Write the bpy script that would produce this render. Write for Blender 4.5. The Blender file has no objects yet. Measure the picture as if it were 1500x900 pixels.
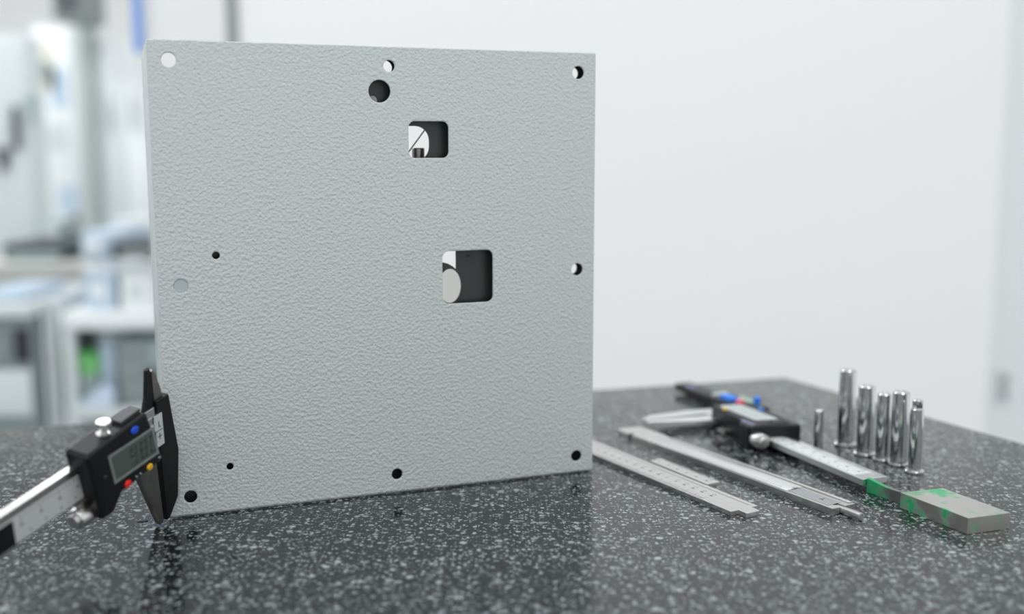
import bpy, bmesh, math, random
from mathutils import Vector, Matrix
random.seed(7)
SC = bpy.context.scene
COL = SC.collection

# ------------------------------------------------------------------ camera
FPX, PITCH, ROLL, CAMH = 1593.7, 0.14333, -0.0019, 0.23333
cam_d = bpy.data.cameras.new('camera')
cam = bpy.data.objects.new('camera', cam_d)
COL.objects.link(cam)
cam_d.sensor_width = 36.0
cam_d.lens = FPX / 1500.0 * 36.0
cam_d.clip_start = 0.02
_F = Vector((0, math.cos(PITCH), -math.sin(PITCH)))
_R0 = Vector((1, 0, 0)); _U0 = _R0.cross(_F)
_R = _R0 * math.cos(ROLL) + _U0 * math.sin(ROLL)
_U = -_R0 * math.sin(ROLL) + _U0 * math.cos(ROLL)
CAMP = Vector((0, 0, CAMH))
cam.matrix_world = Matrix(((_R.x, _U.x, -_F.x, 0), (_R.y, _U.y, -_F.y, 0), (_R.z, _U.z, -_F.z, CAMH), (0, 0, 0, 1)))
cam_d.dof.use_dof = True
cam_d.dof.focus_distance = 0.705
cam_d.dof.aperture_fstop = 2.7
cam_d.dof.aperture_blades = 0
SC.camera = cam

# ------------------------------------------------------------------ world, lamps, exposure
SC.view_settings.view_transform = 'Standard'
SC.view_settings.look = 'None'
SC.view_settings.exposure = 0.0
SC.view_settings.gamma = 1.0
SC.view_settings.use_curve_mapping = False
wd = bpy.data.worlds.new('world'); SC.world = wd
wd.use_nodes = True
wd.node_tree.nodes['Background'].inputs[0].default_value = (0.965, 0.985, 1.0, 1)
wd.node_tree.nodes['Background'].inputs[1].default_value = 1.04
CEIL = 1.95; FLOOR = -0.86
LAMPS = [(-2.6, 4.2), (-2.6, 2.6), (-0.9, 3.6), (-0.9, 2.2), (0.6, 1.75), (-0.9, 0.8), (0.6, 0.6), (-0.5, -0.6), (0.7, -0.6)]
LAMP_W = (31, 12, 14, 7, 4.0, 7, 4, 4.5, 4.5)

# ------------------------------------------------------------------ materials
def nt(name):
    m = bpy.data.materials.new(name); m.use_nodes = True
    return m, m.node_tree, m.node_tree.nodes['Principled BSDF']
def mat(name, col, rough=0.5, metal=0.0, spec=0.5, bump=None, var=None, aniso=None):
    """bump=(scale, strength, distance); var=(scale, amount)"""
    m, t, b = nt(name)
    b.inputs['Base Color'].default_value = (*col, 1)
    b.inputs['Roughness'].default_value = rough
    b.inputs['Metallic'].default_value = metal
    b.inputs['Specular IOR Level'].default_value = spec
    tc = t.nodes.new('ShaderNodeTexCoord')
    if bump:
        n = t.nodes.new('ShaderNodeTexNoise'); n.inputs['Scale'].default_value = bump[0]; n.inputs['Detail'].default_value = 3
        t.links.new(tc.outputs['Object'], n.inputs['Vector'])
        k = t.nodes.new('ShaderNodeBump'); k.inputs['Strength'].default_value = bump[1]; k.inputs['Distance'].default_value = bump[2]
        t.links.new(n.outputs['Fac'], k.inputs['Height']); t.links.new(k.outputs['Normal'], b.inputs['Normal'])
    if var:
        n = t.nodes.new('ShaderNodeTexNoise'); n.inputs['Scale'].default_value = var[0]; n.inputs['Detail'].default_value = 4
        mp = t.nodes.new('ShaderNodeMapping')
        if aniso: mp.inputs['Scale'].default_value = aniso
        t.links.new(tc.outputs['Object'], mp.inputs['Vector']); t.links.new(mp.outputs['Vector'], n.inputs['Vector'])
        r = t.nodes.new('ShaderNodeMapRange'); r.inputs[3].default_value = 1 - var[1]; r.inputs[4].default_value = 1 + var[1]
        r.inputs[1].default_value = .3; r.inputs[2].default_value = .7
        t.links.new(n.outputs['Fac'], r.inputs[0])
        mx = t.nodes.new('ShaderNodeVectorMath'); mx.operation = 'SCALE'; mx.inputs[0].default_value = col
        t.links.new(r.outputs[0], mx.inputs['Scale']); t.links.new(mx.outputs[0], b.inputs['Base Color'])
    return m

def granite():
    m, t, b = nt('speckled_granite')
    N = t.nodes; L = t.links
    tc = N.new('ShaderNodeTexCoord')
    dn = N.new('ShaderNodeTexNoise'); dn.inputs['Scale'].default_value = 260; dn.inputs['Detail'].default_value = 2
    L.new(tc.outputs['Object'], dn.inputs['Vector'])
    sub = N.new('ShaderNodeVectorMath'); sub.operation = 'SUBTRACT'; sub.inputs[1].default_value = (.5, .5, .5)
    L.new(dn.outputs['Color'], sub.inputs[0])
    scl = N.new('ShaderNodeVectorMath'); scl.operation = 'SCALE'; scl.inputs['Scale'].default_value = .0030
    L.new(sub.outputs[0], scl.inputs[0])
    add = N.new('ShaderNodeVectorMath'); add.operation = 'ADD'
    L.new(tc.outputs['Object'], add.inputs[0]); L.new(scl.outputs[0], add.inputs[1])
    def flakes(scale, cut, reach, off):
        mp = N.new('ShaderNodeVectorMath'); mp.operation = 'ADD'; mp.inputs[1].default_value = (off, off * .7, 0)
        L.new(add.outputs[0], mp.inputs[0])
        v = N.new('ShaderNodeTexVoronoi'); v.inputs['Scale'].default_value = scale
        L.new(mp.outputs[0], v.inputs['Vector'])
        sp = N.new('ShaderNodeSeparateColor'); L.new(v.outputs['Color'], sp.inputs[0])
        a = N.new('ShaderNodeMapRange'); a.inputs[1].default_value = cut; a.inputs[2].default_value = 1.0
        L.new(sp.outputs[0], a.inputs[0])
        d = N.new('ShaderNodeMapRange'); d.inputs[1].default_value = reach; d.inputs[2].default_value = reach * .55
        L.new(v.outputs['Distance'], d.inputs[0])
        mu = N.new('ShaderNodeMath'); mu.operation = 'MULTIPLY'
        L.new(a.outputs[0], mu.inputs[0]); L.new(d.outputs[0], mu.inputs[1])
        return mu
    f1 = flakes(300, .58, .50, 0); f2 = flakes(540, .58, .54, .31); f3 = flakes(185, .80, .5, .77)
    mxa = N.new('ShaderNodeMath'); mxa.operation = 'MAXIMUM'; L.new(f1.outputs[0], mxa.inputs[0]); L.new(f2.outputs[0], mxa.inputs[1])
    mxb = N.new('ShaderNodeMath'); mxb.operation = 'MAXIMUM'; L.new(mxa.outputs[0], mxb.inputs[0]); L.new(f3.outputs[0], mxb.inputs[1])
    bn = N.new('ShaderNodeTexNoise'); bn.inputs['Scale'].default_value = 480; bn.inputs['Detail'].default_value = 3
    L.new(tc.outputs['Object'], bn.inputs['Vector'])
    cr = N.new('ShaderNodeValToRGB')
    cr.color_ramp.elements[0].position = .35; cr.color_ramp.elements[0].color = (.004, .004, .005, 1)
    cr.color_ramp.elements[1].position = .68; cr.color_ramp.elements[1].color = (.024, .025, .028, 1)
    L.new(bn.outputs['Fac'], cr.inputs[0])
    mix = N.new('ShaderNodeMix'); mix.data_type = 'RGBA'
    L.new(mxb.outputs[0], mix.inputs['Factor']); L.new(cr.outputs[0], mix.inputs['A'])
    mix.inputs['B'].default_value = (.38, .43, .43, 1)
    L.new(mix.outputs['Result'], b.inputs['Base Color'])
    b.inputs['Roughness'].default_value = .12
    b.inputs['IOR'].default_value = 1.42
    return m

def powder_coat():
    m, t, b = nt('textured_grey_powder_coat')
    N = t.nodes; L = t.links
    b.inputs['Base Color'].default_value = (.525, .568, .568, 1)
    b.inputs['Roughness'].default_value = .22
    b.inputs['Specular IOR Level'].default_value = .5
    tc = N.new('ShaderNodeTexCoord')
    n2 = N.new('ShaderNodeTexNoise'); n2.inputs['Scale'].default_value = 360; n2.inputs['Detail'].default_value = 1.5; n2.inputs['Distortion'].default_value = .6
    L.new(tc.outputs['Object'], n2.inputs['Vector'])
    ds = N.new('ShaderNodeVectorMath'); ds.operation = 'MULTIPLY_ADD'; ds.inputs[1].default_value = (.0022, .0022, .0022)
    L.new(n2.outputs['Color'], ds.inputs[0]); L.new(tc.outputs['Object'], ds.inputs[2])
    n1 = N.new('ShaderNodeTexVoronoi'); n1.feature = 'F1'; n1.inputs['Scale'].default_value = 480
    L.new(ds.outputs[0], n1.inputs['Vector'])
    ad = N.new('ShaderNodeMath'); ad.operation = 'MULTIPLY_ADD'; ad.inputs[1].default_value = .7
    L.new(n2.outputs['Fac'], ad.inputs[0]); L.new(n1.outputs['Distance'], ad.inputs[2])
    k = N.new('ShaderNodeBump'); k.inputs['Strength'].default_value = .6; k.inputs['Distance'].default_value = .0009
    L.new(ad.outputs[0], k.inputs['Height']); L.new(k.outputs['Normal'], b.inputs['Normal'])
    return m

def green_tinted_steel(name, col=(.56, .55, .52), met=1.0, wt=.17):
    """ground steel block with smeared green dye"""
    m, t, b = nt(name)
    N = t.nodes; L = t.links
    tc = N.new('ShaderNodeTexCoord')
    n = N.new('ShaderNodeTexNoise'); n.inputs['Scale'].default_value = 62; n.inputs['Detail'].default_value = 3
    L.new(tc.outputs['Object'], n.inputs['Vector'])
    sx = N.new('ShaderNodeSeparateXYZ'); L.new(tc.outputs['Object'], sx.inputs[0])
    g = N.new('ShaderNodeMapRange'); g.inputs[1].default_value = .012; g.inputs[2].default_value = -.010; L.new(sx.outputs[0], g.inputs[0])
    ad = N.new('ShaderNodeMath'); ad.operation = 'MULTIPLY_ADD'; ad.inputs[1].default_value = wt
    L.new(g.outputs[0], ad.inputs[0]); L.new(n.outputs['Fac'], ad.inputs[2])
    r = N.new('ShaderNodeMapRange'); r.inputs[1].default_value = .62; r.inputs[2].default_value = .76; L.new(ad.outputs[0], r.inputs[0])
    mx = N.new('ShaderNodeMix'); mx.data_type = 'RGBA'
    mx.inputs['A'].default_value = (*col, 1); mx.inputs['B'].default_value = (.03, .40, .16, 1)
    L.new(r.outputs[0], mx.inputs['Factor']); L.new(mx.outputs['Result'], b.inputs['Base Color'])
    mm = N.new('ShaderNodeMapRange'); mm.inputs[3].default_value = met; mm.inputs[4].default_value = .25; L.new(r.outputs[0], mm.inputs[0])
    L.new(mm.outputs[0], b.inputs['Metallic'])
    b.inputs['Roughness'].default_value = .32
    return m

M = {}
M['granite'] = granite()
M['coat'] = powder_coat()
M['dark_plate'] = mat('dark_green_grey_plate', (.020, .028, .026), .35)  # near-black base stands in for the unlit interior
M['film'] = None
M['wall'] = mat('white_painted_wall', (.875, .868, .858), .6, bump=(60, .05, .002))
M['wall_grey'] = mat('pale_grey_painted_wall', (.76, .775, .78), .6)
M['ceil'] = mat('white_ceiling', (.85, .86, .86), .8)
M['floor'] = mat('grey_floor_paint', (.50, .54, .55), .4, var=(3, .08))
M['steel'] = mat('satin_steel', (.64, .635, .62), .29, 1.0, var=(60, .08), aniso=(.15, 6, 1))
M['steel_lt'] = mat('bright_satin_steel', (.78, .79, .79), .28, 1.0, var=(50, .05), aniso=(.15, 6, 1))
M['steel_dk'] = mat('dull_dark_steel', (.28, .27, .25), .36, 1.0, var=(90, .2))
M['chrome'] = mat('polished_steel', (.56, .565, .575), .05, 1.0)
M['satin_white'] = mat('satin_chrome_scale', (.72, .74, .74), .45, .35)
M['recess'] = mat('matt_etched_steel', (.40, .41, .43), .5, .8)
M['ink'] = mat('black_engraving', (.02, .02, .025), .6)
M['black'] = mat('black_plastic', (.0055, .0055, .0065), .42, spec=.35, bump=(900, .12, .0003))
M['black_jaw'] = mat('black_jaw_finish', (.006, .006, .0065), .45, spec=.3, bump=(500, .05, .0003))
M['dkgrey'] = mat('dark_grey_plastic', (.035, .037, .042), .4)
M['bezel'] = mat('grey_display_bezel', (.20, .235, .225), .4)
M['lcd'] = mat('lcd_glass', (.085, .105, .092), .22)
M['lcd_lt'] = mat('pale_lcd_glass', (.42, .47, .46), .3)
M['lcd_green'] = mat('green_lcd_glass', (.30, .44, .34), .4)
M['seg'] = mat('lcd_segment', (.058, .072, .064), .3)
M['blue'] = mat('blue_button', (.012, .085, .62), .35)
M['blue_lt'] = mat('bright_blue_plastic', (.02, .22, .85), .4)
M['violet'] = mat('violet_grey_print', (.22, .21, .38), .5)
M['yellow'] = mat('yellow_button', (.85, .48, .015), .35)
M['red'] = mat('red_button', (.85, .02, .02), .35)
M['pink'] = mat('faded_red_button', (.75, .12, .18), .45)
M['stain'] = green_tinted_steel('dye_stained_steel')
M['stain_dk'] = green_tinted_steel('dark_dye_stained_steel', (.34, .34, .34), 1.0, .36)  # green reflection on the strip painted into its colour
M['white'] = mat('white_enamel', (.84, .87, .88), .45)
M['pale'] = mat('pale_grey_enamel', (.66, .70, .71), .45)
M['tealgrey'] = mat('teal_grey_enamel', (.36, .45, .46), .5)
M['midgrey'] = mat('mid_grey_enamel', (.27, .30, .30), .5)
M['machine'] = mat('grey_machine_enamel', (.22, .27, .275), .5)
M['benchtop'] = mat('beige_grey_laminate', (.50, .50, .48), .5)
M['plug'] = mat('smooth_grey_plastic', (.40, .46, .47), .35)
M['pillar'] = mat('grey_green_enamel', (.44, .50, .48), .5)
M['charcoal'] = mat('charcoal_enamel', (.055, .07, .075), .5)
M['bluegrey'] = mat('pale_blue_plastic', (.52, .64, .76), .4)
M['navy'] = mat('blue_paint', (.20, .36, .80), .5)
M['green_lt'] = mat('light_green_plastic', (.22, .62, .22), .5)
M['green'] = mat('bright_green_plastic', (.12, .62, .12), .5)
M['cream'] = mat('cream_paper', (.80, .77, .66), .7)
m, t, b = nt('frosted_film'); 
tr = t.nodes.new('ShaderNodeBsdfTranslucent'); tr.inputs[0].default_value = (.85, .84, .82, 1)
t.links.new(tr.outputs[0], t.nodes['Material Output'].inputs['Surface']); M['film'] = m  # translucency added so light from behind brightens the grey disc
m, t, b = nt('lamp_diffuser'); b.inputs['Base Color'].default_value = (.9, .9, .9, 1)
b.inputs['Emission Color'].default_value = (1, 1, 1, 1); b.inputs['Emission Strength'].default_value = 1.5; M['diffuser'] = m

# ------------------------------------------------------------------ mesh helpers
def link(name, me, m, parent=None):
    o = bpy.data.objects.new(name, me); COL.objects.link(o)
    if m is not None:
        me.materials.clear(); me.materials.append(m)
    if parent is not None: o.parent = parent
    return o
def tag(o, label=None, cat=None, group=None, kind=None):
    if label: o['label'] = label
    if cat: o['category'] = cat
    if group: o['group'] = group
    if kind: o['kind'] = kind
    return o
def empty(name, mw, label, cat, group=None):
    o = bpy.data.objects.new(name, None); COL.objects.link(o)
    o.empty_display_size = .01
    o.matrix_world = mw if isinstance(mw, Matrix) else Matrix.Translation(Vector(mw))
    return tag(o, label, cat, group)
def from_bm(bm, name):
    bmesh.ops.recalc_face_normals(bm, faces=bm.faces[:])
    me = bpy.data.meshes.new(name); bm.to_mesh(me); bm.free(); return me
def smooth(me, ang=35):
    for p in me.polygons: p.use_smooth = True
    me.set_sharp_from_angle(angle=math.radians(ang)); return me
def circle(cx, cy, r, n=32, ry=None):
    ry = ry or r
    return [(cx + r * math.cos(2 * math.pi * i / n), cy + ry * math.sin(2 * math.pi * i / n)) for i in range(n)]
def rrect(x0, y0, x1, y1, r, n=6):
    pts = []
    for cx, cy, a0 in ((x1 - r, y1 - r, 0), (x0 + r, y1 - r, 90), (x0 + r, y0 + r, 180), (x1 - r, y0 + r, 270)):
        for i in range(n + 1):
            a = math.radians(a0 + 90 * i / n); pts.append((cx + r * math.cos(a), cy + r * math.sin(a)))
    return pts
def prism(name, outline, z0, z1, holes=(), bevel=0.0, res=1):
    """solid plate in the local xy plane between z0 and z1, with real through holes"""
    cu = bpy.data.curves.new(name, 'CURVE'); cu.dimensions = '2D'; cu.fill_mode = 'BOTH'
    for loop in [outline] + list(holes):
        sp = cu.splines.new('POLY'); sp.points.add(len(loop) - 1); sp.use_cyclic_u = True
        for p, q in zip(sp.points, loop): p.co = (q[0], q[1], 0, 1)
    h = (z1 - z0) / 2
    cu.extrude = h - bevel; cu.bevel_depth = bevel; cu.bevel_resolution = res; cu.offset = -bevel
    tmp = bpy.data.objects.new(name, cu); COL.objects.link(tmp)
    dg = bpy.context.evaluated_depsgraph_get(); dg.update()
    me = bpy.data.meshes.new_from_object(tmp.evaluated_get(dg))
    bpy.data.objects.remove(tmp); bpy.data.curves.remove(cu)
    me.transform(Matrix.Translation((0, 0, (z0 + z1) / 2)))
    bm = bmesh.new(); bm.from_mesh(me); bmesh.ops.remove_doubles(bm, verts=bm.verts[:], dist=1e-7)
    bmesh.ops.recalc_face_normals(bm, faces=bm.faces[:]); bm.to_mesh(me); bm.free()
    me.name = name
    me.set_sharp_from_angle(angle=math.radians(40))
    for p in me.polygons: p.use_smooth = False
    return me
def box_bm(bm, lo, hi):
    vs = [bm.verts.new((x, y, z)) for x in (lo[0], hi[0]) for y in (lo[1], hi[1]) for z in (lo[2], hi[2])]
    for f in ((0, 1, 3, 2), (4, 6, 7, 5), (0, 4, 5, 1), (2, 3, 7, 6), (0, 2, 6, 4), (1, 5, 7, 3)): bm.faces.new([vs[i] for i in f])
def box(name, lo, hi, bevel=0.0, seg=2):
    bm = bmesh.new(); box_bm(bm, lo, hi)
    bmesh.ops.recalc_face_normals(bm, faces=bm.faces[:])
    if bevel > 0: bmesh.ops.bevel(bm, geom=bm.edges[:], offset=bevel, segments=seg, affect='EDGES', profile=.5)
    me = from_bm(bm, name)
    return smooth(me, 30) if bevel > 0 else me
def boxes(name, lst):
    bm = bmesh.new()
    for lo, hi in lst: box_bm(bm, lo, hi)
    return from_bm(bm, name)
def lathe(name, prof, n=40, axis='Z'):
    """prof = [(r, h)...], closed at the ends on the axis"""
    bm = bmesh.new(); rings = []
    for r, h in prof:
        if r < 1e-9: rings.append([bm.verts.new((0, 0, h))])
        else: rings.append([bm.verts.new((r * math.cos(2 * math.pi * i / n), r * math.sin(2 * math.pi * i / n), h)) for i in range(n)])
    for a, c in zip(rings, rings[1:]):
        for i in range(n):
            j = (i + 1) % n
            if len(a) == 1 and len(c) == 1: continue
            if len(a) == 1: bm.faces.new((a[0], c[i], c[j]))
            elif len(c) == 1: bm.faces.new((a[i], a[j], c[0]))
            else: bm.faces.new((a[i], a[j], c[j], c[i]))
    if axis == 'X': bmesh.ops.transform(bm, matrix=Matrix.Rotation(math.pi / 2, 4, 'Y'), verts=bm.verts[:])
    if axis == 'Y': bmesh.ops.transform(bm, matrix=Matrix.Rotation(-math.pi / 2, 4, 'X'), verts=bm.verts[:])
    return smooth(from_bm(bm, name), 32)
def tube(name, p0, p1, r, n=10):
    p0 = Vector(p0); p1 = Vector(p1); d = p1 - p0
    me = lathe(name, [(0, 0), (r, 0), (r, d.length), (0, d.length)], n)
    me.transform(Matrix.Translation(p0) @ d.to_track_quat('Z', 'Y').to_matrix().to_4x4()); return me
def moved(me, x, y, z): me.transform(Matrix.Translation((x, y, z))); return me
def frame2d(origin, a, c=Vector((0, 0, 1))):
    """matrix with local x = a, local z = c"""
    a = Vector(a).normalized(); c = Vector(c).normalized(); b_ = c.cross(a).normalized()
    return Matrix(((a.x, b_.x, c.x, origin[0]), (a.y, b_.y, c.y, origin[1]), (a.z, b_.z, c.z, origin[2]), (0, 0, 0, 1)))

# ------------------------------------------------------------------ room shell
WY = 2.6
def at(px, py, Y):
    d = _R * ((px - 750) / FPX) + _U * ((450 - py) / FPX) + _F
    return CAMP + d * ((Y - CAMP.y) / d.y)
def wallbox(name, lo, hi, m):
    return tag(link(name, box(name, lo, hi), m), kind='structure')
wallbox('floor', (-4.5, -1.2, FLOOR - .1), (3.2, 7.2, FLOOR), M['floor'])
wallbox('ceiling', (-4.5, -1.2, CEIL), (3.2, 7.2, CEIL + .1), M['ceil'])
xl = at(349, 30, WY).x; xr = at(1463, 300, WY).x
wallbox('wall_back', (xl, WY, FLOOR), (xr, WY + .1, CEIL), M['wall'])
wallbox('wall_right', (xr + .0005, WY + .012, FLOOR), (xr + 1.6, WY + .1, CEIL), M['wall_grey'])
x0 = at(332, 30, WY).x
wallbox('trim_1', (x0, WY - .01, FLOOR), (xl, WY + .12, CEIL), M['midgrey'])
xa = at(213, 100, 3.3).x; xb = at(345, 100, 3.3).x
wallbox('wall_centre', (xa, 3.3, FLOOR), (xb + .12, 3.4, CEIL), M['wall'])
wallbox('wall_far', (-4.5, 6.6, FLOOR), (xb + .3, 6.7, CEIL), M['wall'])
wallbox('wall_left', (-4.1, 1.6, FLOOR), (-4.0, 7.0, CEIL), M['wall'])
xs = at(201, 100, 3.3).x
wallbox('trim_2', (xs, 3.28, at(200, 76, 3.3).z), (xa, 3.42, CEIL), M['navy'])
wallbox('baseboard_back', (xl, WY - .015, FLOOR), (xr, WY, FLOOR + .1), M['wall_grey'])
# added ceiling lamps, all out of view: recessed panels with an area lamp each
for i, (lx, ly) in enumerate(LAMPS):
    e = empty('ceiling_light', (lx, ly, CEIL), ['square recessed ceiling light above the far left of the room', 'square recessed ceiling light above the left aisle',
        'square recessed ceiling light behind the white partition', 'square recessed ceiling light left of the granite table', 'square recessed ceiling light above the granite table corner',
        'square recessed ceiling light left of and above the camera', 'square recessed ceiling light above the front of the table',
        'square recessed ceiling light behind the camera on the left', 'square recessed ceiling light behind the camera on the right'][i], 'light', 'recessed ceiling lights')
    link('frame', prism('frame', rrect(-.32, -.32, .32, .32, .01), -.02, -.001, [rrect(-.30, -.30, .30, .30, .01)]), M['white'], e)
    link('diffuser', box('diffuser', (-.298, -.298, -.012), (.298, .298, -.004)), M['diffuser'], e)
    ld = bpy.data.lights.new('panel_lamp', 'AREA'); ld.shape = 'SQUARE'; ld.size = .58; ld.energy = LAMP_W[i]; ld.color = (.97, .99, 1.0)
    lo = bpy.data.objects.new('panel_lamp', ld); COL.objects.link(lo); lo.location = (0, 0, -.022); lo.parent = e

# ------------------------------------------------------------------ granite surface table
tb = empty('granite_table', (-.2, .7, FLOOR), 'dark grey speckled polished granite inspection table carrying all the tools', 'table')
slab = [(-1.05, .725), (.2824, 1.1036), (.64, .378), (.64, .22), (-1.05, .22)]
link('table_top', prism('table_top', [(x + .2, y - .7) for x, y in slab], -FLOOR - .09, -FLOOR, bevel=.002), M['granite'], tb)
for lx, ly in ((-.95, .30), (-.95, .66), (.50, .30), (.22, .98)):
    link('leg', box('leg', (lx + .2 - .035, ly - .7 - .035, 0), (lx + .2 + .035, ly - .7 + .035, -FLOOR - .0905), .004), M['midgrey'], tb)

# ------------------------------------------------------------------ grey sheet metal enclosure
YAW = 0.355386; BO = Vector((-.21969, .66974, 0)); BW, BH, BD = .297, .300, .1015
TH = .0018
enc = empty('metal_enclosure', Matrix.Translation(BO) @ Matrix.Rotation(YAW, 4, 'Z'), 'large grey textured powder-coated sheet metal enclosure with round and square cut-outs', 'enclosure')
S3 = Matrix(((1, 0, 0, 0), (0, 0, 1, 0), (0, 1, 0, 0), (0, 0, 0, 1)))      # plate xy -> face (x, z), thickness -> depth
def face_plate(name, out, d0, d1, holes, m, bevel=0):
    me = prism(name, out, d0, d1, holes, bevel); me.transform(S3); me.flip_normals()
    return link(name, me, m, enc)
mm = lambda pts: [(x / 1000, y / 1000) for x, y in pts]
round_holes = [(12.6, 287.9, 4.4), (149.5, 287.6, 3.75), (142.9, 271.4, 7.2), (283.7, 286.4, 4.3), (13.8, 149.5, 4.35), (35.8, 168.0, 2.35),
               (283.8, 149.3, 4.3), (13.9, 13.0, 4.0), (39.2, 30.4, 2.2), (150.2, 13.4, 3.75), (284.2, 12.7, 4.0)]
win1 = rrect(162, 228.3, 189.4, 252.3, 4.2); win2 = rrect(184.3, 129.5, 220.4, 165.5, 4.6)
z0 = .0012
face_plate('front_panel', rrect(0, z0, BW, BH, .0012), 0, TH, [mm(circle(*h)) for h in round_holes] + [mm(win1), mm(win2)], M['coat'], .0007)
link('side_panel', box('side_panel', (.0003, TH, z0), (TH, BD, BH - .0003), .0004), M['coat'], enc)
# unseen right-hand side; cut-outs added so front holes show the bright wall
rp = prism('side_panel', [(TH, z0), (BD, z0), (BD, BH - .0003), (TH, BH - .0003)], -TH / 2, TH / 2,
           [rrect(.012, .264, .060, .2955, .003), rrect(.012, .130, .060, .170, .004)])
rp.transform(Matrix.Translation((BW - TH / 2 - .0003, 0, 0)) @ Matrix(((0, 0, 1, 0), (1, 0, 0, 0), (0, 1, 0, 0), (0, 0, 0, 1))))
link('side_panel', rp, M['coat'], enc)
link('top_panel', box('top_panel', (TH, TH, BH - TH - .0003), (BW - TH, .052, BH - .0003), .0004), M['coat'], enc)
link('bottom_panel', box('bottom_panel', (TH, TH, 0), (BW - TH, BD, TH), .0004), M['coat'], enc)
# inner plate behind the front, own openings; interior shade put into its dark colour
slot = [(178, 172), (196.9, 172), (196.9, 151.8), (194.5, 154.0), (191, 156.0), (187.6, 157.0), (178, 157.6)]
# scale the face pixels of window 2 down to the inner plane
ph = [circle(12.6, 287.9, 5.4), circle(149.5, 287.2, 4.6), circle(283.7, 286.4, 4.3), circle(283.8, 149.3, 4.3),
      rrect(146, 226.2, 178.8, 249.4, 9.5), circle(192.4, 140.4, 8.1, 40, 11.9), slot]
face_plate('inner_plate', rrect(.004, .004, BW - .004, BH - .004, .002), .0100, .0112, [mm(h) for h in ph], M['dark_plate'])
fl = prism('diffusing_disc', mm(circle(192.4, 140.4, 9.2, 40, 13.0)), .0114, .0117); fl.transform(S3)
link('diffusing_disc', fl, M['film'], enc)
pl = lathe('hole_plug', [(0, 0), (.0043, 0), (.0043, .0012), (0, .0012)], 32, 'Y'); moved(pl, .0138, .0007, .1495)
link('hole_plug', pl, M['plug'], enc)
so_ = lathe('standoff', [(0, 0), (.0030, 0), (.0030, .0050), (0, .0050)], 24, 'Y'); moved(so_, .1392, .0049, .2656)
link('standoff', so_, M['midgrey'], enc)
link('plate_slot', box('plate_slot', (.2045, .0097, .1602), (.2072, .00995, .1618)), M['ink'], enc)
# bracket, post and wire visible through the upper window
link('bracket', boxes('bracket', [((.158, .0114, .2190), (.186, .034, .2205)), ((.158, .0114, .2060), (.186, .0128, .2190))]), M['dark_plate'], enc)
po = lathe('post', [(0, 0), (.0043, 0), (.0043, .0138), (.0039, .0144), (0, .0144)], 28); moved(po, .1745, .0225, .2205)
link('post', po, M['steel_dk'], enc)
link('wire', tube('wire', (.1606, .030, .2204), (.1836, .030, .2500), .00045), M['ink'], enc)

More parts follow.
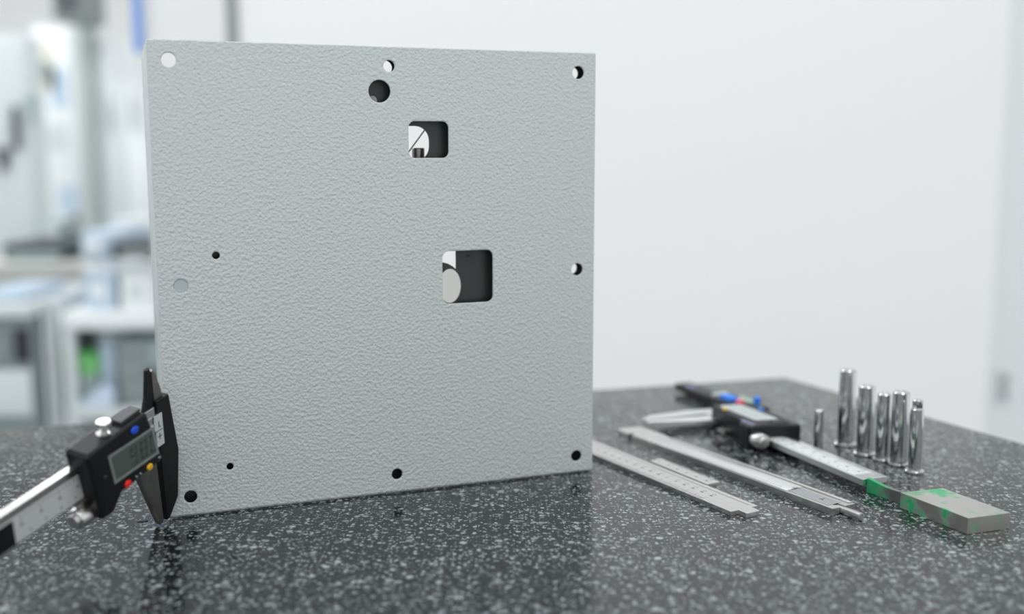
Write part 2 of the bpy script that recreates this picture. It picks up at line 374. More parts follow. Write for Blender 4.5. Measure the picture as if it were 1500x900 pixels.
# ------------------------------------------------------------------ digital calipers
SEG = {'0': 'abcdef', '1': 'bc', '8': 'abcdefg', '9': 'abcdfg', '.': ''}
def digits(txt, x, y, h, s, m):
    """seven-segment strokes as thin boxes; returns list of (lo, hi)"""
    out = []; w = h * .5; tk = h * .13
    for ch in txt:
        sg = {'a': ((0, h - tk), (w, h)), 'g': ((0, h / 2 - tk / 2), (w, h / 2 + tk / 2)), 'd': ((0, 0), (w, tk)),
              'f': ((0, h / 2), (tk, h)), 'b': ((w - tk, h / 2), (w, h)), 'e': ((0, 0), (tk, h / 2)), 'c': ((w - tk, 0), (w, h / 2))}
        for k in SEG[ch]:
            (ax, ay), (bx, by) = sg[k]; out.append((ax + x, ay + y, bx + x, by + y))
        x += w * 1.45
    return out
def caliper(name, label, mw, S, m=1, k=1.0, tail=-170, back=-2.6, jaw='steel', slide='steel_dk', beam='steel', lcd='lcd', bezel='bezel', black_from=None, dig='980', left=True, koff=0.0, jl=1.0):
    """local x along the beam towards the jaws, y across (long jaws at -y*m), z out of the display face; units mm*S"""
    q = S / 1000
    P = lambda pts: [(x * q, y * m * q) for x, y in pts]
    KX = lambda x: x * k + koff
    J = lambda pts: [(x, y * jl if y < -20 else y) for x, y in pts]
    K = lambda pts: [(KX(x) * q, y * m * q) for x, y in pts]
    e = empty(name, mw, label, 'caliper', 'digital calipers')
    def pr(nm, pts, c0, c1, mt, bev=0, holes=(), par=None, kk=False):
        f = K if kk else P
        return link(nm, prism(nm, f(pts), c0 * q, c1 * q, [f(h) for h in holes], bev * q), M[mt], par or e)
    bm_ = pr('beam', [(tail, -8), (tail, 8), (1, 8), (1, -8)], -1.75, 1.75, beam, .25)
    pr('scale_plate', [(tail + 8, -7.2), (tail + 8, 4.2), (-2, 4.2), (-2, -7.2)], 1.75, 1.95, 'satin_white', par=bm_)
    # engraved graduations and numerals
    marks = []
    x = tail + 12; i = 0
    while x < -4:
        if black_from is None or x > black_from + 2:
            ln = 3.2 if i % 5 == 0 else 1.7
            marks.append(((x - .12, 4.2 - ln), (x + .12, 4.2)))
            if i % 5 == 0: 
                marks.append(((x - .5, -1.2), (x - .1, .2))); marks.append(((x + .3, -1.2), (x + .7, .2)))
            if i % 4 == 2: marks.append(((x - .4, -5.4), (x + .4, -4.7)))
        x += 2.0; i += 1
    link('graduation', boxes('graduation', [((a[0] * q, min(a[1] * m, b_[1] * m) * q, 1.95 * q), (b_[0] * q, max(a[1] * m, b_[1] * m) * q, 2.0 * q)) for a, b_ in marks]), M['ink'], bm_)
    if black_from is not None:
        pr('black_insert', [(tail + 2, -7.4), (tail + 2, 3.6), (black_from, 3.6), (black_from, -7.4)], 1.95, 2.25, 'black', par=bm_)
    # fixed jaw with its short inside blade
    fj = pr('fixed_jaw', J([(0, 14.5), (8.6, 14.2), (12.2, -16.5), (9.0, -40), (2.2, -48), (0.2, -48)]), -2.0, 2.05, jaw, .35)
    pr('inside_blade', [(.2, 14.3), (.2, 29), (1.2, 29.5), (4.8, 20), (6.0, 14.3)], -.9, .9, 'steel_dk' if left else jaw, .15, par=fj)
    pr('label', [(-2.6, -8), (-2.6, 8), (2.8, 8), (2.8, -8)], 2.1, 2.3, 'satin_white', par=fj)
    link('label_print', boxes('label_print', [((x0_ * q, min(y0_ * m, y1_ * m) * q, 2.3 * q), (x1_ * q, max(y0_ * m, y1_ * m) * q, 2.36 * q)) for x0_, y0_, x1_, y1_ in ((0, 1.5, .5, 4.5), (0, 1.5, 1.3, 1.9), (0, -4.5, .5, -1.5), (-1, -3.2, 1.6, -2.8), (-2.2, -.2, 2.4, .1))]), M['ink'], fj)
    # sliding jaw with blade
    sj = pr('sliding_jaw', J([(-16, -4), (-3.2, -4), (-1.6, -47), (-2.4, -48.2), (-4.2, -48.2), (-13.6, -19.9)]), -1.7, 1.7, slide, .35)
    pr('inside_blade', [(-7, 12), (-4.6, 18), (-2.6, 30.5), (-.6, 31), (-.4, 12)], -.9, .9, 'steel_lt' if not left else 'black_jaw', .2, par=sj)
    # display unit
    body = [(-50.5, 14.4), (-49, 15.6), (-15.5, 17.9), (-14, 17), (-6.9, -8.0), (-8.0, -9.6), (-33.0, -11.2), (-38.4, -17.2), (-40, -17.8), (-45.2, -17.8), (-46.2, -17)]
    bo = pr('display_housing', body, back, 9, 'black', 1.1, kk=True)
    l0, l1, b0, b1 = -38.2, -10.2, -5.0, 9.4
    def sk(x, y): return (x - (y - 2) * .14, y)             # the display leans with the housing edge
    win = [sk(l0, b0), sk(l1, b0), sk(l1, b1), sk(l0, b1)]
    inn = [sk(l0 + 1.3, b0 + 1.2), sk(l1 - 1.3, b0 + 1.2), sk(l1 - 1.3, b1 - 1.2), sk(l0 + 1.3, b1 - 1.2)]
    pr('display_bezel', win, 8.9, 9.35, bezel, .1, [inn], bo, True)
    pr('display_glass', inn, 8.95, 9.12, lcd, 0, (), bo, True)
    if dig:
        qd = [];
        for (ax, ay, bx, by) in digits(dig, -26.5, -2.4, 8.6, 1, None): qd.append(((KX(ax) * q, min(ay * m, by * m) * q, 9.12 * q), (KX(bx) * q, max(ay * m, by * m) * q, 9.16 * q)))
        link('display_digits', boxes('display_digits', qd), M['seg'], bo)
    def button(nm, x, y, r, mt, ry=None):
        me = lathe(nm, [(0, 0), (r * q, 0), (r * q, .55 * q), (r * .8 * q, .95 * q), (0, 1.1 * q)], 24)
        me.transform(Matrix.Diagonal((1, (ry or r) / r, 1, 1))); moved(me, KX(x) * q, y * m * q, 8.9 * q)
        return link(nm, me, M[mt], bo)
    button('button', -22.6, 13.6, 2.3, 'blue' if left else 'blue_lt', 1.7)
    button('button', -15.8, -8.3 if left else -7, 1.75, 'yellow', 1.5)
    if left: button('button', -29.8, -8.9, 1.95, 'red', 1.6)
    for bx in (-21.8, -24.4): button('small_button', bx, -8.4, .55, 'bezel')
    button('small_button', -9.4, -7.0, .8, 'bezel', .5)
    button('screw_dot', -42.2, 1.5, .8, 'dkgrey')
    # grip ribs on the lower rear corner
    link('grip_ribs', boxes('grip_ribs', [((KX(-48.2) * q, (m * (9 - j * 2.2) - .4) * q, 8.95 * q), (KX(-43.8) * q, (m * (9 - j * 2.2) + .4) * q, 9.3 * q)) for j in range(11)]), M['black'], bo)
    tp = pr('battery_cover', [(-27, 16.5), (-27, 18.8), (-14.8, 19.6), (-14.8, 16.5)], 0.5, 6.5, 'dkgrey', .3, (), bo, True)
    # thumb roller on the long-jaw side
    prof = [(0, 0), (2.8, 0), (3.1, .4), (3.1, 1.6), (4.4, 1.7), (4.7, 2.2), (4.7, 9.4), (4.4, 10), (0, 10)]
    ro = lathe('thumb_roller', [(r * q, h * q) for r, h in prof], 26, 'X'); moved(ro, (KX(-50) - 5.0) * q, (-15.6 if left else -13.6) * m * q, 1.5 * q)
    link('thumb_roller', ro, M['steel'], e)
    pr('roller_bracket', [(-50.5, -7.5), (-44, -7.5), (-44, -14), (-50.5, -14)], -1, 4, 'steel_dk', .2, (), None, True)
    if left:
        # locking screw on the other side
        prof = [(0, 0), (4.4, 0), (4.4, 1.0), (1.7, 1.4), (1.7, 3.2), (2.4, 3.6), (4.1, 6.6), (4.1, 8.2), (3.6, 8.8), (0, 8.8)]
        so = lathe('locking_screw', [(r * q * .8, h * q * .68) for r, h in prof], 26, 'Y'); so.transform(Matrix.Diagonal((1, m, 1, 1))); 
        if m < 0: so.flip_normals()
        moved(so, KX(-33.5) * q, 15.9 * m * q, 3.2 * q); link('locking_screw', so, M['steel'], e)
    else:
        pr('print_strip', [(-44, -13.5), (-44, -10.8), (-34, -10.8), (-34.6, -13.5)], 9.0, 9.1, 'violet', 0, (), bo, True)
        # clamp foot below the housing edge
        pr('clamp_foot', [(-17, -9), (-24, -9.4), (-24, -15), (-19, -15.5)], -4.4, -1.6, 'steel', .2, (), e, True)
    # depth rod guide
    pr('lock_plate', [(-12, 8), (-12, 12), (-1, 12), (-1, 8)], -1.5, 1.6, 'steel', .2)
    return e

# standing caliper at the left: pose from its jaw tip and beam end resting on the table
A = Vector((.383, .8961, .2245)).normalized(); Cn = Vector((.9225, -.3582, -.1441))
Cn = (Cn - A * Cn.dot(A)).normalized()
caliper('digital_caliper', 'black digital caliper with grey display standing against the enclosure corner', frame2d((-.217466, .644813, .0655), A, Cn), 1.35656,
        jaw='black_jaw', slide='steel_dk', tail=-172, black_from=-84, dig='980')
# lying caliper at the right
a2 = Vector((-.362, .932, 0)).normalized(); s2 = 1.30
org = Vector((.2500, .7255, 0)) + a2 * .203
caliper('digital_caliper', 'silver digital caliper with black display housing lying flat beside the steel pins', frame2d((org.x, org.y, .0068), a2), s2,
        m=-1, k=1.46, koff=2.8, jl=1.13, tail=-156, back=-5.0, jaw='steel_lt', slide='steel_lt', beam='steel_lt', lcd='lcd_lt', bezel='pale', dig=None, left=False)

# black gauge lying behind it
dirn = -a2; gm = frame2d((.2010, .9440, 0), dirn)        # local x towards the viewer
g = empty('black_depth_gauge', gm, 'black depth gauge with blue and red buttons lying behind the silver caliper', 'gauge')
link('beam', box('beam', (-.098, -.0085, .003), (.030, .0085, .0095), .0006), M['black'], g)
link('slider', prism('slider', rrect(-.026, -.0125, .030, .0125, .002), 0, .0125, bevel=.0008), M['dkgrey'], g)
link('end_cap', box('end_cap', (-.030, -.009, .0095), (-.0265, .006, .014), .0006), M['pale'], g)
link('beam_label', box('beam_label', (-.085, -.006, .0095), (-.070, .000, .0098)), M['violet'], g)
link('display_glass', box('display_glass', (-.010, .002, .0125), (.014, .011, .0140), .0003), M['lcd_green'], g)
link('button', box('button', (-.015, -.011, .0125), (.003, -.001, .0165), .001), M['blue_lt'], g)
link('button', moved(lathe('button', [(0, 0), (.0042, 0), (.0042, .003), (.003, .004), (0, .004)], 20), .012, -.006, .0125), M['pink'], g)
link('knob', moved(lathe('knob', [(0, 0), (.002, 0), (.002, .003), (.0032, .0035), (.0032, .0075), (.0025, .0085), (0, .0085)], 20), .024, .003, .0125), M['blue_lt'], g)

# ------------------------------------------------------------------ steel scales lying on the table
def bar(name, label, cat, p_end, direction, group=None):
    return empty(name, frame2d((p_end[0], p_end[1], 0), direction), label, cat, group)
# 1. stepped-end scale running behind the enclosure (local x away from the stepped end, y across towards the viewer/left)
d1 = (-.504, .864, 0)
r1 = bar('steel_rule', 'wide flat steel rule with stepped end emerging from behind the enclosure', 'ruler', (.1502, .6785), d1)
W1 = .0116
link('blade', prism('blade', [(0, -W1), (0, -.0062), (-.0072, -.0062), (-.0080, -.0054), (-.0080, .0044), (-.0072, .0052), (0, .0052), (0, W1), (.245, W1), (.245, -W1)], 0, .0032, bevel=.0002), M['steel'], r1)
link('bevelled_edge', prism('bevelled_edge', [(.004, -W1 + .0006), (.004, -W1 + .0042), (.243, -W1 + .0042), (.243, -W1 + .0006)], .0032, .0034), M['steel'], r1)
gr = []
for i in range(110):
    x = .030 + i * .0019; ln = .0048 if i % 5 == 0 else .0028
    gr.append(((x, W1 - .0008 - ln, .0032), (x + .00022, W1 - .0008, .00325)))
    if i % 5 == 0:
        for dx, dy, w_, h_ in ((.0002, -.0030, .0009, .0016), (.0016, -.0034, .0007, .0022), (.0004, -.0064, .0013, .0007), (.0024, -.0058, .0006, .0012)):
            if random.random() < .85: gr.append(((x + dx, dy + .0035, .0032), (x + dx + w_, dy + .0035 + h_ * .8, .00325)))
link('graduation', boxes('graduation', gr), M['ink'], r1)
# 2. short thin plate beside it
d2 = (-.487, .873, 0)
r2 = bar('vernier_plate', 'short thin steel vernier plate lying between the two long steel bars', 'plate', (.1408, .7368), d2)
link('blade', prism('blade', rrect(0, -.0057, .0668, .0057, .0006, 3), 0, .002, bevel=.00015), M['steel'], r2)
gr = []
for i in range(26):
    x = .006 + i * .0022; ln = .0030 if i % 5 == 0 else .0016
    gr.append(((x, -.0052, .002), (x + .00025, -.0052 + ln, .00205)))
    if i % 5 == 0: gr.append(((x, .0006, .002), (x + .0013, .0012, .00205))); gr.append(((x + .0006, -.0004, .002), (x + .0012, .0018, .00205)))
link('graduation', boxes('graduation', gr), M['ink'], r2)
# 3. long thick caliper beam with depth rod
d3 = (-.508, .861, 0); W3 = .0103
r3 = bar('caliper_beam', 'long thick steel caliper beam with a thin depth rod at its near end', 'bar', (.2144, .6784), d3)
L3 = .236
bl = link('beam', prism('beam', [(0, -W3), (0, -.0012), (.010, -.0012), (.010, .0036), (0, .0036), (0, W3), (.214, W3), (.214, W3 - .004), (.2185, W3 - .004), (.2185, W3), (L3 - .003, W3), (L3, W3 - .004), (L3 - .004, -W3 - .002), (.200, -W3 - .002), (.188, -W3)], 0, .0048, bevel=.0002), M['steel'], r3)
link('rail', box('rail', (.002, -W3 + .0003, .0048), (.186, -W3 + .0030, .0056), .0002), M['steel'], bl)
link('scale_plate', box('scale_plate', (.042, -W3 + .0042, .0048), (.196, W3 - .0012, .0053), .0001), M['steel_lt'], bl)
link('recess_panel', box('recess_panel', (.006, -.0040, .0048), (.0415, W3 - .0022, .00495)), M['recess'], bl)
gr = [((.0405, -.002, .0053), (.0440, -.0014, .00535)), ((.0420, .000, .0053), (.0450, .0008, .00535)), ((.0415, -.001, .0053), (.0424, .004, .00535)),
      ((.015, .002, .00495), (.019, .0027, .0050)), ((.017, -.001, .00495), (.0176, .003, .0050))]
for i in range(60):
    x = .050 + i * .0024
    gr.append(((x, W3 - .0052, .0053), (x + .0002, W3 - .0030 + (.0008 if i % 5 == 0 else 0), .00535)))
link('graduation', boxes('graduation', gr), M['ink'], bl)
link('depth_rod', box('depth_rod', (-.0155, -.0009, .0010), (.0098, .0033, .0044), .0002), M['steel'], r3)

# 4. thin gauge block standing on edge and the big green-tinted block
sb = empty('thin_gauge_block', frame2d((.2528, .7085, 0), Vector((.475, -.880, 0))), 'thin curved-top steel strip with green dye between caliper beam end and large block', 'gauge block')
top = [(-.0165, 0), (.0165, 0), (.0170, .0088), (.009, .0080), (0, .0080), (-.008, .0088), (-.0165, .0100)]
me = prism('strip', top, -.0016, .0016, bevel=.0002)
me.transform(Matrix(((1, 0, 0, 0), (0, 0, -1, 0), (0, 1, 0, 0), (0, 0, 0, 1))))
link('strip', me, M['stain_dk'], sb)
bx = prism('gauge_block', [(-.0265, -.0238), (.0058, -.0148), (.0278, -.0148 + .0495), (-.0045, .0260)], 0, .0107)
qd = [(.2545, .6884), (.2858, .6972), (.3078, .6480), (.2778, .6381)]
cx = sum(a[0] for a in qd) / 4; cy = sum(a[1] for a in qd) / 4
bx = prism('gauge_block', [(a[0] - cx, a[1] - cy) for a in qd], 0, .0107, bevel=.0003)
o = link('gauge_block', bx, M['stain'], None); o.location = (cx, cy, 0)
tag(o, 'large rectangular ground steel block with green dye smears at the table right', 'gauge block')

# ------------------------------------------------------------------ polished pins
pins = [(.2413, .8340, 3.5, 0, 31.0, None, 'smallest plain steel pin standing apart left of the row'),
        (.2653, .8425, 6.3, 8.6, 61.3, None, 'tallest polished flanged steel pin at the far end of the row'),
        (.2716, .8148, 6.1, 8.1, 54.4, None, 'second polished flanged steel pin next to the tallest one'),
        (.2797, .7985, 5.1, 6.6, 52.0, None, 'slim flanged steel pin in the middle of the row'),
        (.2878, .7868, 6.1, 7.4, 56.0, None, 'wide flanged steel pin with green reflection, second from the near end'),
        (.2929, .7675, 4.6, 7.0, 54.4, (3.6, 47.8), 'stepped flanged steel pin with a narrow top nearest the block')]
for x, y, r, rf, h, step, lab in pins:
    e = empty('steel_pin', (x, y, 0), lab, 'pin', 'steel pins standing on the table')
    u = .001
    if rf:
        link('flange', lathe('flange', [(0, 0), ((rf - .4) * u, 0), (rf * u, .5 * u), (rf * u, 1.8 * u), ((rf - .3) * u, 2.2 * u), (r * u, 2.2 * u), (0, 2.2 * u)], 48), M['chrome'], e)
    b0_ = 2.2 if rf else 0
    if step:
        prof = [(0, b0_), (r, b0_), (r, step[1] - .5), (r - .4, step[1]), (step[0], step[1]), (step[0] - .25, step[1] + .6), (step[0], step[1] + 1.0), (step[0], h - .6), (step[0] - .6, h), (0, h)]
    else:
        prof = [(0, b0_), (r, b0_), (r, h - .7), (r - .7, h), (r * .25, h), (r * .18, h - .6), (0, h - .8)]
    link('shank', lathe('shank', [(a * u, c * u) for a, c in prof], 48), M['chrome'], e)

# a dark sliver of swarf on the table near the standing caliper
o = link('metal_sliver', box('metal_sliver', (-.0035, -.0007, 0), (.0035, .0007, .0005), .0001), M['ink']); o.location = (-.2352, .6650, 0); o.rotation_euler.z = .3
tag(o, 'tiny dark sliver lying on the table under the standing caliper', 'sliver')

# ------------------------------------------------------------------ wall socket at the right
wp = at(1468, 566, WY + .012)
so = empty('wall_socket', (wp.x, wp.y, wp.z), 'grey double wall socket on the right wall above the table edge', 'socket')
link('socket_plate', box('socket_plate', (-.016, -.008, -.045), (.016, -.0003, .045), .002), M['pale'], so)
for dz in (-.016, .018):
    link('outlet', box('outlet', (-.010, -.011, dz - .012), (.010, -.0078, dz + .012), .002), M['midgrey'], so)

# ------------------------------------------------------------------ workshop at the left, far behind
def slot_box(name, x0_, y0_, x1_, y1_, Y, depth):
    """corner pair from two picture points at distance Y; returns lo, hi"""
    ym = (max(y0_, 0) + min(y1_, 620)) / 2
    return (at(x0_, ym, Y).x, Y, at(x0_, y1_, Y).z), (at(x1_, ym, Y).x, Y + depth, at(x1_, y0_, Y).z)
def furn(name, label, cat, x0_, y0_, x1_, y1_, Y, depth, m, group=None, base=None, bev=.006):
    lo, hi = slot_box(name, x0_, y0_, x1_, y1_, Y, depth)
    if base is not None: lo = (lo[0], lo[1], base)
    c = ((lo[0] + hi[0]) / 2, (lo[1] + hi[1]) / 2, lo[2])
    e = empty(name, c, label, cat, group)
    lo2 = (lo[0] - c[0], lo[1] - c[1], 0); hi2 = (hi[0] - c[0], hi[1] - c[1], hi[2] - c[2])
    link('body', box('body', lo2, hi2, bev), m, e)
    return e, lo2, hi2
# tall white cabinet
e, lo, hi = furn('tall_cabinet', 'tall white steel cabinet at the far left edge behind the bench', 'cabinet', -60, 52, 50, 380, 4.15, .12, M['pale'], base=FLOOR)
link('door', box('door', (lo[0] + .01, lo[1] - .018, .06), (hi[0] - .01, lo[1] - .001, hi[2] - .02), .004), M['pale'], e)
link('handle', box('handle', (hi[0] - .06, lo[1] - .05, 1.10), (hi[0] - .04, lo[1] - .019, 1.26), .006), M['charcoal'], e)
# wall notice panels and hanging tools
e, lo, hi = furn('notice_board', 'white notice board with pinned sheets left of the grey pillar', 'board', 55, 38, 112, 335, 5.2, .04, M['white'])
for (sx, sz, w_, h_, mt) in ((.25, .80, .16, .22, 'cream'), (.62, .70, .12, .18, 'bluegrey'), (.40, .46, .2, .12, 'pale'), (.7, .15, .14, .12, 'bluegrey')):
    X = lo[0] + (hi[0] - lo[0]) * sx; Z = hi[2] * sz
    link('sheet', box('sheet', (X - w_ / 3, lo[1] - .004, Z - h_ / 2), (X + w_ / 3, lo[1] - .001, Z + h_ / 2)), M[mt], e)
for (px, py, s, mt) in ((62, 100, .045, 'tealgrey'), (46, 158, .05, 'tealgrey'), (4, 232, .045, 'charcoal')):
    Y = 4.13 - s * .37 if px < 50 else 5.198 - s * .37
    P = at(px, py, Y)
    t_ = empty('hand_tool', (P.x, P.y, P.z - s), {62: 'grey-green hand tool hanging near the top of the notice board', 46: 'grey hand tool hanging at the edge of the tall cabinet', 4: 'dark hand tool hanging low on the tall cabinet'}[px], 'tool', 'hanging hand tools')
    link('grip', moved(lathe('grip', [(0, 0), (s * .3, 0), (s * .36, s * .6), (s * .25, s * 1.3), (0, s * 1.3)], 16), 0, 0, 0), M[mt], t_)
    link('head', box('head', (-s * .6, -s * .2, s * 1.25), (s * .6, s * .2, s * 1.9), .008), M[mt], t_)
# grey pillar
e, lo, hi = furn('pillar', 'grey vertical steel pillar between the notice board and the white cupboard', 'pillar', 117, -140, 132, 345, 4.9, .14, M['pillar'], base=FLOOR)
link('base_flange', box('base_flange', (lo[0] - .01, lo[1] - .05, 0), (hi[0] + .01, hi[1] + .05, .02), .003), M['midgrey'], e)
# dark wall unit near the ceiling
e, lo, hi = furn('air_unit', 'dark grey-green air unit hung high beside the grey pillar', 'air unit', 76, -70, 122, 30, 4.6, .25, M['midgrey'])
link('grille', boxes('grille', [((lo[0] + .02, lo[1] - .012, hi[2] * (.15 + .1 * j)), (hi[0] - .02, lo[1] - .001, hi[2] * (.15 + .1 * j) + .012)) for j in range(6)]), M['charcoal'], e)
# white cupboard right of the pillar
e, lo, hi = furn('tall_cupboard', 'tall bright white cupboard between the pillar and the enclosure edge', 'cupboard', 138, 60, 226, 345, 5.0, .5, M['white'], base=FLOOR)
for s in (-1, 1):
    link('door', box('door', (min(0, s * hi[0]) + .006, lo[1] - .018, .06), (max(0, s * hi[0]) - .006, lo[1] - .001, hi[2] - .02), .004), M['white'], e)
    link('handle', box('handle', (s * .05 - .01, lo[1] - .045, 1.2), (s * .05 + .01, lo[1] - .019, 1.34), .005), M['pale'], e)
# work bench with pale top
Yb = 3.35
lo, hi = slot_box('b', -70, 386, 260, 414, Yb, .7)
bn = empty('work_bench', ((lo[0] + hi[0]) / 2, Yb + .35, FLOOR), 'long pale work bench with instruments in the workshop at left', 'bench')
hw = (hi[0] - lo[0]) / 2; zt = hi[2] - FLOOR
link('bench_top', box('bench_top', (-hw, -.35, zt - .06), (hw, .35, zt), .008), M['benchtop'], bn)
for sx in (-hw + .06, -.02, hw - .06):
    for sy in (-.29, .29): link('leg', box('leg', (sx - .03, sy - .03, 0), (sx + .03, sy + .03, zt - .061), .004), M['midgrey'], bn)
link('back_panel', box('back_panel', (-hw + .1, .32, .1), (hw - .1, .34, zt - .062)), M['tealgrey'], bn)
zb = hi[2]
def on_bench(name, label, cat, x0_, x1_, py_top, Y, depth, m, parts):
    a = at(x0_, py_top, Y); b_ = at(x1_, py_top, Y)
    e = empty(name, ((a.x + b_.x) / 2, Y + depth / 2, zb), label, cat)
    w_ = (b_.x - a.x) / 2; h_ = a.z - zb
    link('body', box('body', (-w_, -depth / 2, 0), (w_, depth / 2, h_), min(.012, h_ * .2)), m, e)
    for nm, x0f, x1f, z0f, z1f, pm in parts:
        link(nm, box(nm, (-w_ + 2 * w_ * x0f, -depth / 2 - .012, h_ * z0f), (-w_ + 2 * w_ * x1f, -depth / 2 - .001, h_ * z1f), .002), M[pm], e)
    return e
on_bench('instrument', 'dark low bench instrument with a pale panel on the left of the bench', 'instrument', 2, 98, 356, 3.45, .3, M['charcoal'], [('front_panel', .1, .9, .1, .5, 'tealgrey')])
on_bench('storage_box', 'pale blue rounded box in the middle of the bench', 'box', 116, 156, 340, 3.42, .26, M['bluegrey'], [('label_card', .2, .8, .35, .7, 'white')])
on_bench('laptop_dock', 'black low device with blue-grey panel at the right of the bench', 'device', 163, 226, 356, 3.45, .3, M['charcoal'], [('front_panel', .2, .95, .1, .6, 'midgrey')])
on_bench('instrument', 'pale wide instrument at the back right of the bench', 'instrument', 158, 222, 322, 3.78, .2, M['pale'], [('front_panel', .1, .9, .3, .8, 'bluegrey')])
on_bench('instrument', 'pale teal instrument at the back left of the bench', 'instrument', 50, 90, 322, 3.80, .2, M['tealgrey'], [('front_panel', .3, .9, .3, .8, 'pale')])
P = at(112, 330, 3.86)
bt = empty('bottle', (P.x, P.y, zb), 'small dark bottle standing between instruments on the bench', 'bottle')
hb = P.z + .04 - zb
link('bottle_body', lathe('bottle_body', [(0, 0), (.026, 0), (.028, .01), (.028, hb * .6), (.011, hb * .78), (.011, hb * .9), (0, hb * .9)], 20), M['midgrey'], bt)
link('cap', lathe('cap', [(0, hb * .9), (.013, hb * .9), (.013, hb), (0, hb)], 16), M['charcoal'], bt)
# lower white table in front right with a shelf, crates on top and boxes on the shelf
Yt = 2.75
lo, hi = slot_box('t', 90, 458, 262, 486, Yt, .42)
tt = empty('side_table', ((lo[0] + hi[0]) / 2, Yt + .21, FLOOR), 'low white side table with a loaded shelf in front of the bench', 'table')
hw = (hi[0] - lo[0]) / 2; zt = hi[2] - FLOOR; zf = at(150, 600, Yt).z - FLOOR
link('table_top', box('table_top', (-hw, -.21, zt - .045), (hw, .21, zt), .006), M['white'], tt)
for sx in (-hw + .012, hw - .012):
    for sy in (-.19, .19): link('leg', box('leg', (sx - .012, sy - .015, 0), (sx + .012, sy + .015, zt - .046), .003), M['pale'], tt)
link('shelf', box('shelf', (-hw + .025, -.20, zf - .03), (hw - .025, .20, zf)), M['pale'], tt)
link('back_panel', box('back_panel', (-hw + .025, .178, zf + .001), (hw - .025, .186, zt - .05)), M['midgrey'], tt)
zs = hi[2]; zf = zf + FLOOR
for (x0_, x1_, pt, lab, mt, pm) in ((122, 166, 398, 'pale blue crate on the low side table', 'bluegrey', 'white'), (176, 222, 404, 'white crate with pale card on the low side table', 'white', 'pale')):
    a = at(x0_, pt, Yt + .06); b_ = at(x1_, pt, Yt + .06); w_ = (b_.x - a.x) / 2; h_ = a.z - zs
    c_ = empty('crate', ((a.x + b_.x) / 2, Yt + .18, zs), lab, 'crate', 'crates on the side table')
    link('shell', boxes('shell', [((-w_, -.12, 0), (w_, .12, .008)), ((-w_, -.12, .008), (-w_ + .008, .12, h_)), ((w_ - .008, -.12, .008), (w_, .12, h_)), ((-w_ + .008, -.12, .008), (w_ - .008, -.112, h_)), ((-w_ + .008, .112, .008), (w_ - .008, .12, h_))]), M[mt], c_)
    link('rim', prism('rim', rrect(-w_ - .004, -.124, w_ + .004, .124, .008), h_, h_ + .01, [rrect(-w_ + .008, -.112, w_ - .008, .112, .006)]), M[pm], c_)
    link('card', box('card', (-w_ * .5, -.123, h_ * .3), (w_ * .4, -.1205, h_ * .7)), M[pm], c_)
# steel machine at lower left
e, lo, hi = furn('bench_machine', 'grey floor machine with a dark opening at the lower left edge', 'machine', -60, 464, 52, 640, 2.75, .45, M['machine'], base=FLOOR)
link('worktop', box('worktop', (lo[0] - .01, lo[1] - .03, hi[2] + .0005), (hi[0] + .01, hi[1], hi[2] + .035), .006), M['pale'], e)
X0 = at(22, 500, 2.75).x - e.location.x; X1 = at(44, 500, 2.75).x - e.location.x; Z1 = at(30, 482, 2.75).z - FLOOR; Z0 = at(30, 530, 2.75).z - FLOOR
link('opening', box('opening', (X0, lo[1] - .008, Z0), (X1, lo[1] - .0005, Z1), .002), M['ink'], e)
link('drawer', box('drawer', (lo[0] + .02, lo[1] - .014, Z0 - .14), (hi[0] - .01, lo[1] - .0005, Z0 - .02), .004), M['pale'], e)
link('vent_panel', box('vent_panel', (X0 - .10, lo[1] - .008, Z0), (X0 - .02, lo[1] - .0005, Z1 - .02), .002), M['midgrey'], e)
link('tray', box('tray', (lo[0] + .05, lo[1] + .03, hi[2] + .0355), (hi[0] - .03, lo[1] + .3, hi[2] + .06), .008), M['bluegrey'], e)
# grey upright rack beside it
Pl = at(64, 520, 2.78); Pr = at(84, 520, 2.78); zt_ = at(80, 440, 2.78).z
rk = empty('upright_rack', ((Pl.x + Pr.x) / 2, 2.88, FLOOR), 'narrow grey upright rack between the machine and the side table', 'rack')
w_ = (Pr.x - Pl.x) / 2
for s_ in (-1, 1): link('upright', box('upright', (s_ * (w_ - .006) - .006, -.1, 0), (s_ * (w_ - .006) + .006, .1, zt_ - FLOOR), .002), M['pale'], rk)
for j in range(5): link('shelf', box('shelf', (-w_ + .013, -.09, .12 + j * .14), (w_ - .013, .09, .135 + j * .14)), M['midgrey'], rk)
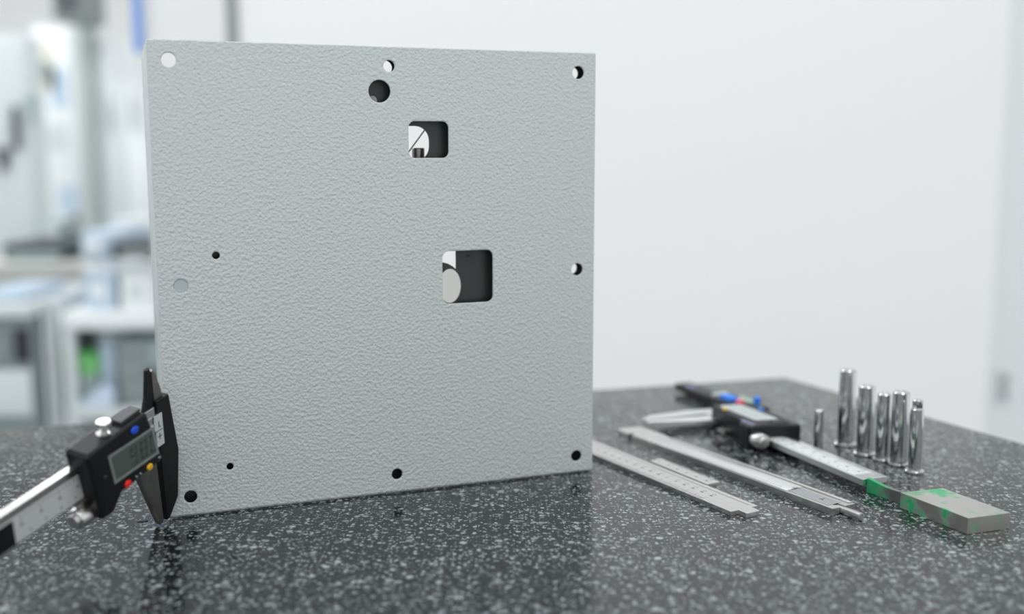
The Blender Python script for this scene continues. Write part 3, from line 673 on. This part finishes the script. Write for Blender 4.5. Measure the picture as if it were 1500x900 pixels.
# things on the shelf of the side table
def shelf_thing(name, label, cat, x0_, x1_, y0_, Y, depth, m, bev=.004, zf=zf):
    a = at(x0_, y0_, Y); b_ = at(x1_, y0_, Y); w_ = (b_.x - a.x) / 2; h_ = a.z - zf
    e = empty(name, ((a.x + b_.x) / 2, Y + depth / 2, zf), label, cat)
    link('body', box('body', (-w_, -depth / 2, 0), (w_, depth / 2, h_), bev), m, e)
    return e, w_, h_
e, w_, h_ = shelf_thing('drawer_unit', 'grey drawer unit on the shelf of the low side table', 'drawer unit', 170, 232, 500, 2.80, .1, M['tealgrey'])
for j in range(3): link('drawer', box('drawer', (-w_ + .004, -.058, .008 + j * h_ * .33), (w_ - .03, -.0505, j * h_ * .33 + h_ * .30), .002), M['midgrey'], e)
link('side_opening', box('side_opening', (w_ - .028, -.053, .01), (w_ - .004, -.0505, h_ * .6), .001), M['charcoal'], e)
e, w_, h_ = shelf_thing('storage_box', 'tall dark box behind the green box on the table shelf', 'box', 112, 130, 488, 2.88, .05, M['charcoal'])
link('lid', box('lid', (-w_ - .002, -.027, h_ + .0005), (w_ + .002, .027, h_ + .008), .002), M['charcoal'], e)
e, w_, h_ = shelf_thing('storage_box', 'pale grey box under the bright green box on the table shelf', 'box', 106, 141, 553, 2.80, .06, M['tealgrey'])
link('lid', box('lid', (-w_, -.031, h_ + .0003), (w_, .031, h_ + .004), .001), M['pale'], e)
e, w_, h_ = shelf_thing('storage_box', 'bright green box stacked on a grey box in the low side table', 'box', 107, 140, 522, 2.80, .06, M['green_lt'], zf=zf + h_ + .0042)
link('lid', box('lid', (-w_ - .001, -.032, h_ + .0005), (w_ + .001, .032, h_ + .006), .002), M['green'], e)
e, w_, h_ = shelf_thing('paper_sack', 'pale blue tall sack standing right of the green box', 'sack', 143, 166, 502, 2.82, .07, M['bluegrey'], .012)
link('fold', box('fold', (-w_ + .006, -.012, h_ - .002), (w_ - .006, .012, h_ + .012), .004), M['white'], e)
P = at(135, 600, 2.765)
bd = empty('leaning_board', (P.x, 2.765, zf), 'pale slanted board leaning in front of the boxes on the table shelf', 'board')
me = prism('board', [(-.045, 0), (.055, 0), (.062, .035), (.05, .058), (.03, .062)], -.004, .004, bevel=.001)
me.transform(Matrix.Rotation(math.radians(78), 4, 'X')); moved(me, 0, 0, .0012)
link('board', me, M['bluegrey'], bd)
link('edge_strip', box('edge_strip', (-.045, -.012, 0), (.055, -.006, .006), .001), M['white'], bd)
